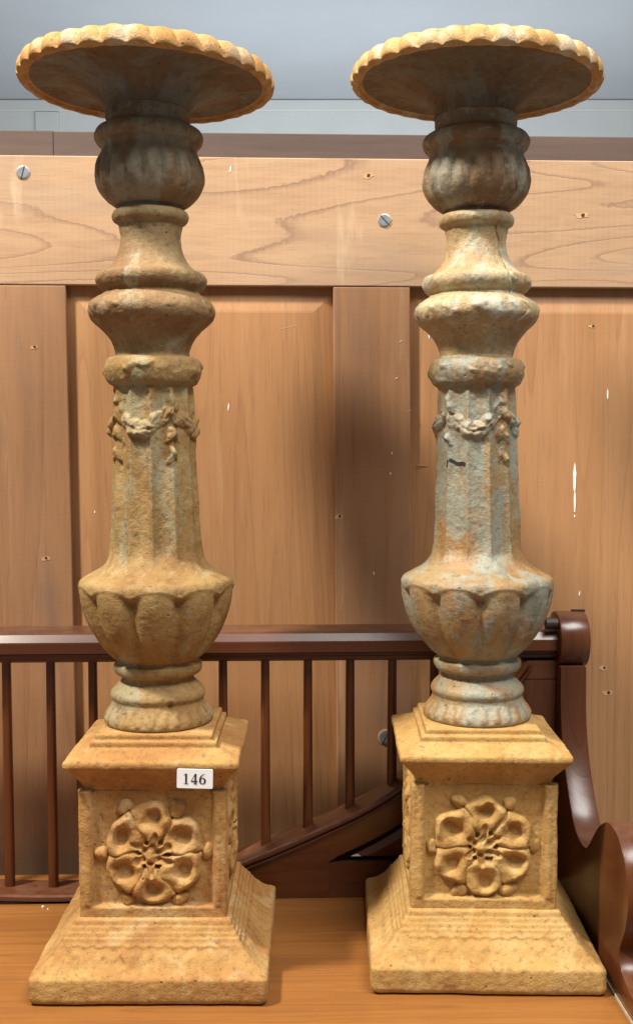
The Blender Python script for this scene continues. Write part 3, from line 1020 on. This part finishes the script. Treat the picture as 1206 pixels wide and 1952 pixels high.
def candlestick(axis, mats, seed, rot, offs, label, tilt, crack, lift, turn):
    m_ped, m_shaft, m_vase, m_knop, m_dish, m_rim = mats
    root = empty("pedestal_candlestick", (axis[0], axis[1], 0))
    tag(root, label, "candlestick", "pair of cast iron candlesticks")
    # --- pedestal
    base = link("pedestal_base", grid_mesh("pedestal_base", capped(square_part(BASE, seed, ([0, .026, .05, .07], [.005, .005, .003, .002]), relief=base_relief, per=120)), True), m_ped, root)
    blk = link("pedestal_block", block_mesh(seed + 2), m_ped, root)
    rme = rosette_mesh(seed + 3)
    for k in range(4):
        ro = link("rosette", rme, m_ped, blk)
        a = k * math.pi / 2
        ro.rotation_euler = (0, 0, a)
        d = .0637 - .0052 - .0006
        ro.location = (math.sin(a) * d, -math.cos(a) * d, .1165)
    link("pedestal_cap", grid_mesh("pedestal_cap", capped(square_part(CAP, seed + 5, ([.165, .19, .2, .21], [.002, .003, .004, .003]), per=110)), True), m_ped, root)
    link("plinth_steps", grid_mesh("plinth_steps", capped(square_part(STEPS, seed + 6, .0018, step=.0009, per=80, amp=.55)), True), m_ped, root)
    # --- turned stem, cut into its members
    P, zz = stem_grid(seed, rot, crack)
    # the stem stands a little off the pedestal's centre and leans slightly
    z0 = .2185
    STEMS[seed] = P.copy()
    P[..., 0] += offs[0] + offs[1] * (P[..., 2] - z0)
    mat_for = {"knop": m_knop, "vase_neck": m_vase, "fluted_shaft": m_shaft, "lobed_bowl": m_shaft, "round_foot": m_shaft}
    for nm, zt_, zb_ in CUTS:
        i0 = int(np.argmax(zz <= zt_ + 1e-6)); i1 = int(np.argmax(zz <= zb_)) if zz[-1] <= zb_ else len(zz) - 1
        Q = P[i0:i1 + 1]
        if nm == "round_foot":
            c = Q[-1].mean(0); Q = np.concatenate([Q, (c + (Q[-1] - c) * .05)[None]], 0)
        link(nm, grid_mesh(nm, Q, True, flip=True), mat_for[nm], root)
    # --- dish
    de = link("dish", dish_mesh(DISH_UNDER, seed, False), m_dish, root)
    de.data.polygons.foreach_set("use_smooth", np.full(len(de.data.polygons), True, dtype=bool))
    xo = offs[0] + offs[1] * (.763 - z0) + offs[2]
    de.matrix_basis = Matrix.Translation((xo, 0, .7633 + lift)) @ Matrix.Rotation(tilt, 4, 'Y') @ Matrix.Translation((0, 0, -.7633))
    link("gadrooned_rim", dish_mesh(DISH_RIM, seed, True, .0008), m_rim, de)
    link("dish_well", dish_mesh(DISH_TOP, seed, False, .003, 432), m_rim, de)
    root.rotation_euler = (0, 0, R(turn))
    return root


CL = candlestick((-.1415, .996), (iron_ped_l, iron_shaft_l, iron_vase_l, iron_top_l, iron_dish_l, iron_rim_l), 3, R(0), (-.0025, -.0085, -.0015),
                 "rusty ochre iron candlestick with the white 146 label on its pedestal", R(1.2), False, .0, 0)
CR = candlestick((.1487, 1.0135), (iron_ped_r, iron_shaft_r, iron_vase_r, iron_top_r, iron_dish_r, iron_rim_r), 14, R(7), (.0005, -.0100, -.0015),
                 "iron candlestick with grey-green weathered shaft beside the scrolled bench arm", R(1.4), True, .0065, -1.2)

# crumbs of paint lying on the seat
for cx0, cy0, cr in ((-.279, -.012, .0013), (-.2725, -.018, .0009)):
    bm = bmesh.new()
    bmesh.ops.create_icosphere(bm, subdivisions=1, radius=cr)
    for v in bm.verts:
        v.co = Vector((v.co.x * random.uniform(.7, 1.4) + cx0, v.co.y * random.uniform(.7, 1.4) + cy0, max(v.co.z * .7 + cr * .5, .0002)))
    link("crumb", bm_mesh("crumb", bm), M_paint, BN)

# --- lot label on the left pedestal
lab_w, lab_h = .0305, .0168
bm = box_bm(-lab_w / 2, lab_w / 2, -.0004, .0004, -lab_h / 2, lab_h / 2)
vert = [e for e in bm.edges if abs(e.verts[0].co.y - e.verts[1].co.y) > 1e-5]
bmesh.ops.bevel(bm, geom=vert, offset=.0012, segments=4, profile=.5, affect='EDGES')
lab = link("lot_label", bm_mesh("lot_label", bm), M_card, CL)
lab.location = (.0385, -.0766, .1872)
lab.rotation_euler = (R(3), R(1.5), 0)
part(lab, "white rectangular lot label printed 146")
sz = .0092
for i, ch in enumerate("146"):
    me = strokes_mesh("digit", digit_strips(ch), sz, -.0006)
    d = link("digit", me, M_ink, lab)
    d.location = (-.0102 + i * .0069, 0, -sz * .5)

# --- black ink squiggle on the right shaft
pts2 = []
for i in range(15):
    u = i / 14
    if u < .25:
        q = (-.0095 + .0008 * u / .25, -.0030 + .0062 * u / .25)
    else:
        w = (u - .25) / .75
        q = (-.0087 + .0180 * w, .0032 - .0042 * w + .0008 * math.sin(w * 9))
    pts2.append(q)
SG = STEMS[14]
bm = bmesh.new()
A = []; B = []
for i, (s, z) in enumerate(pts2):
    nx = pts2[min(i + 1, 14)]; pv = pts2[max(i - 1, 0)]
    tx, tz = nx[0] - pv[0], nx[1] - pv[1]
    L = math.hypot(tx, tz); nxv = (-tz / L, tx / L)
    w = .0011 + .0006 * (i / 14)
    for arr, sg in ((A, 1), (B, -1)):
        ss = s + nxv[0] * w * sg; zz_ = z + nxv[1] * w * sg
        th = R(-37) + ss / .0372
        row = int(np.argmin(np.abs(SG[:, 0, 2] - (.4530 + zz_)))); cl_ = int(round((th + math.pi) / (2 * math.pi) * SG.shape[1])) % SG.shape[1]
        rr_ = float(np.hypot(SG[row, cl_, 0], SG[row, cl_, 1])) + .0005
        arr.append(bm.verts.new((rr_ * math.sin(th), -rr_ * math.cos(th), .4530 + zz_)))
for i in range(14):
    bm.faces.new((A[i], A[i + 1], B[i + 1], B[i]))
mk = link("ink_mark", bm_mesh("ink_mark", bm), M_ink, CR)
mk.location = (.0005 - .0100 * (.453 - .2185), 0, 0)
part(mk, "small black painted squiggle on the shaft")
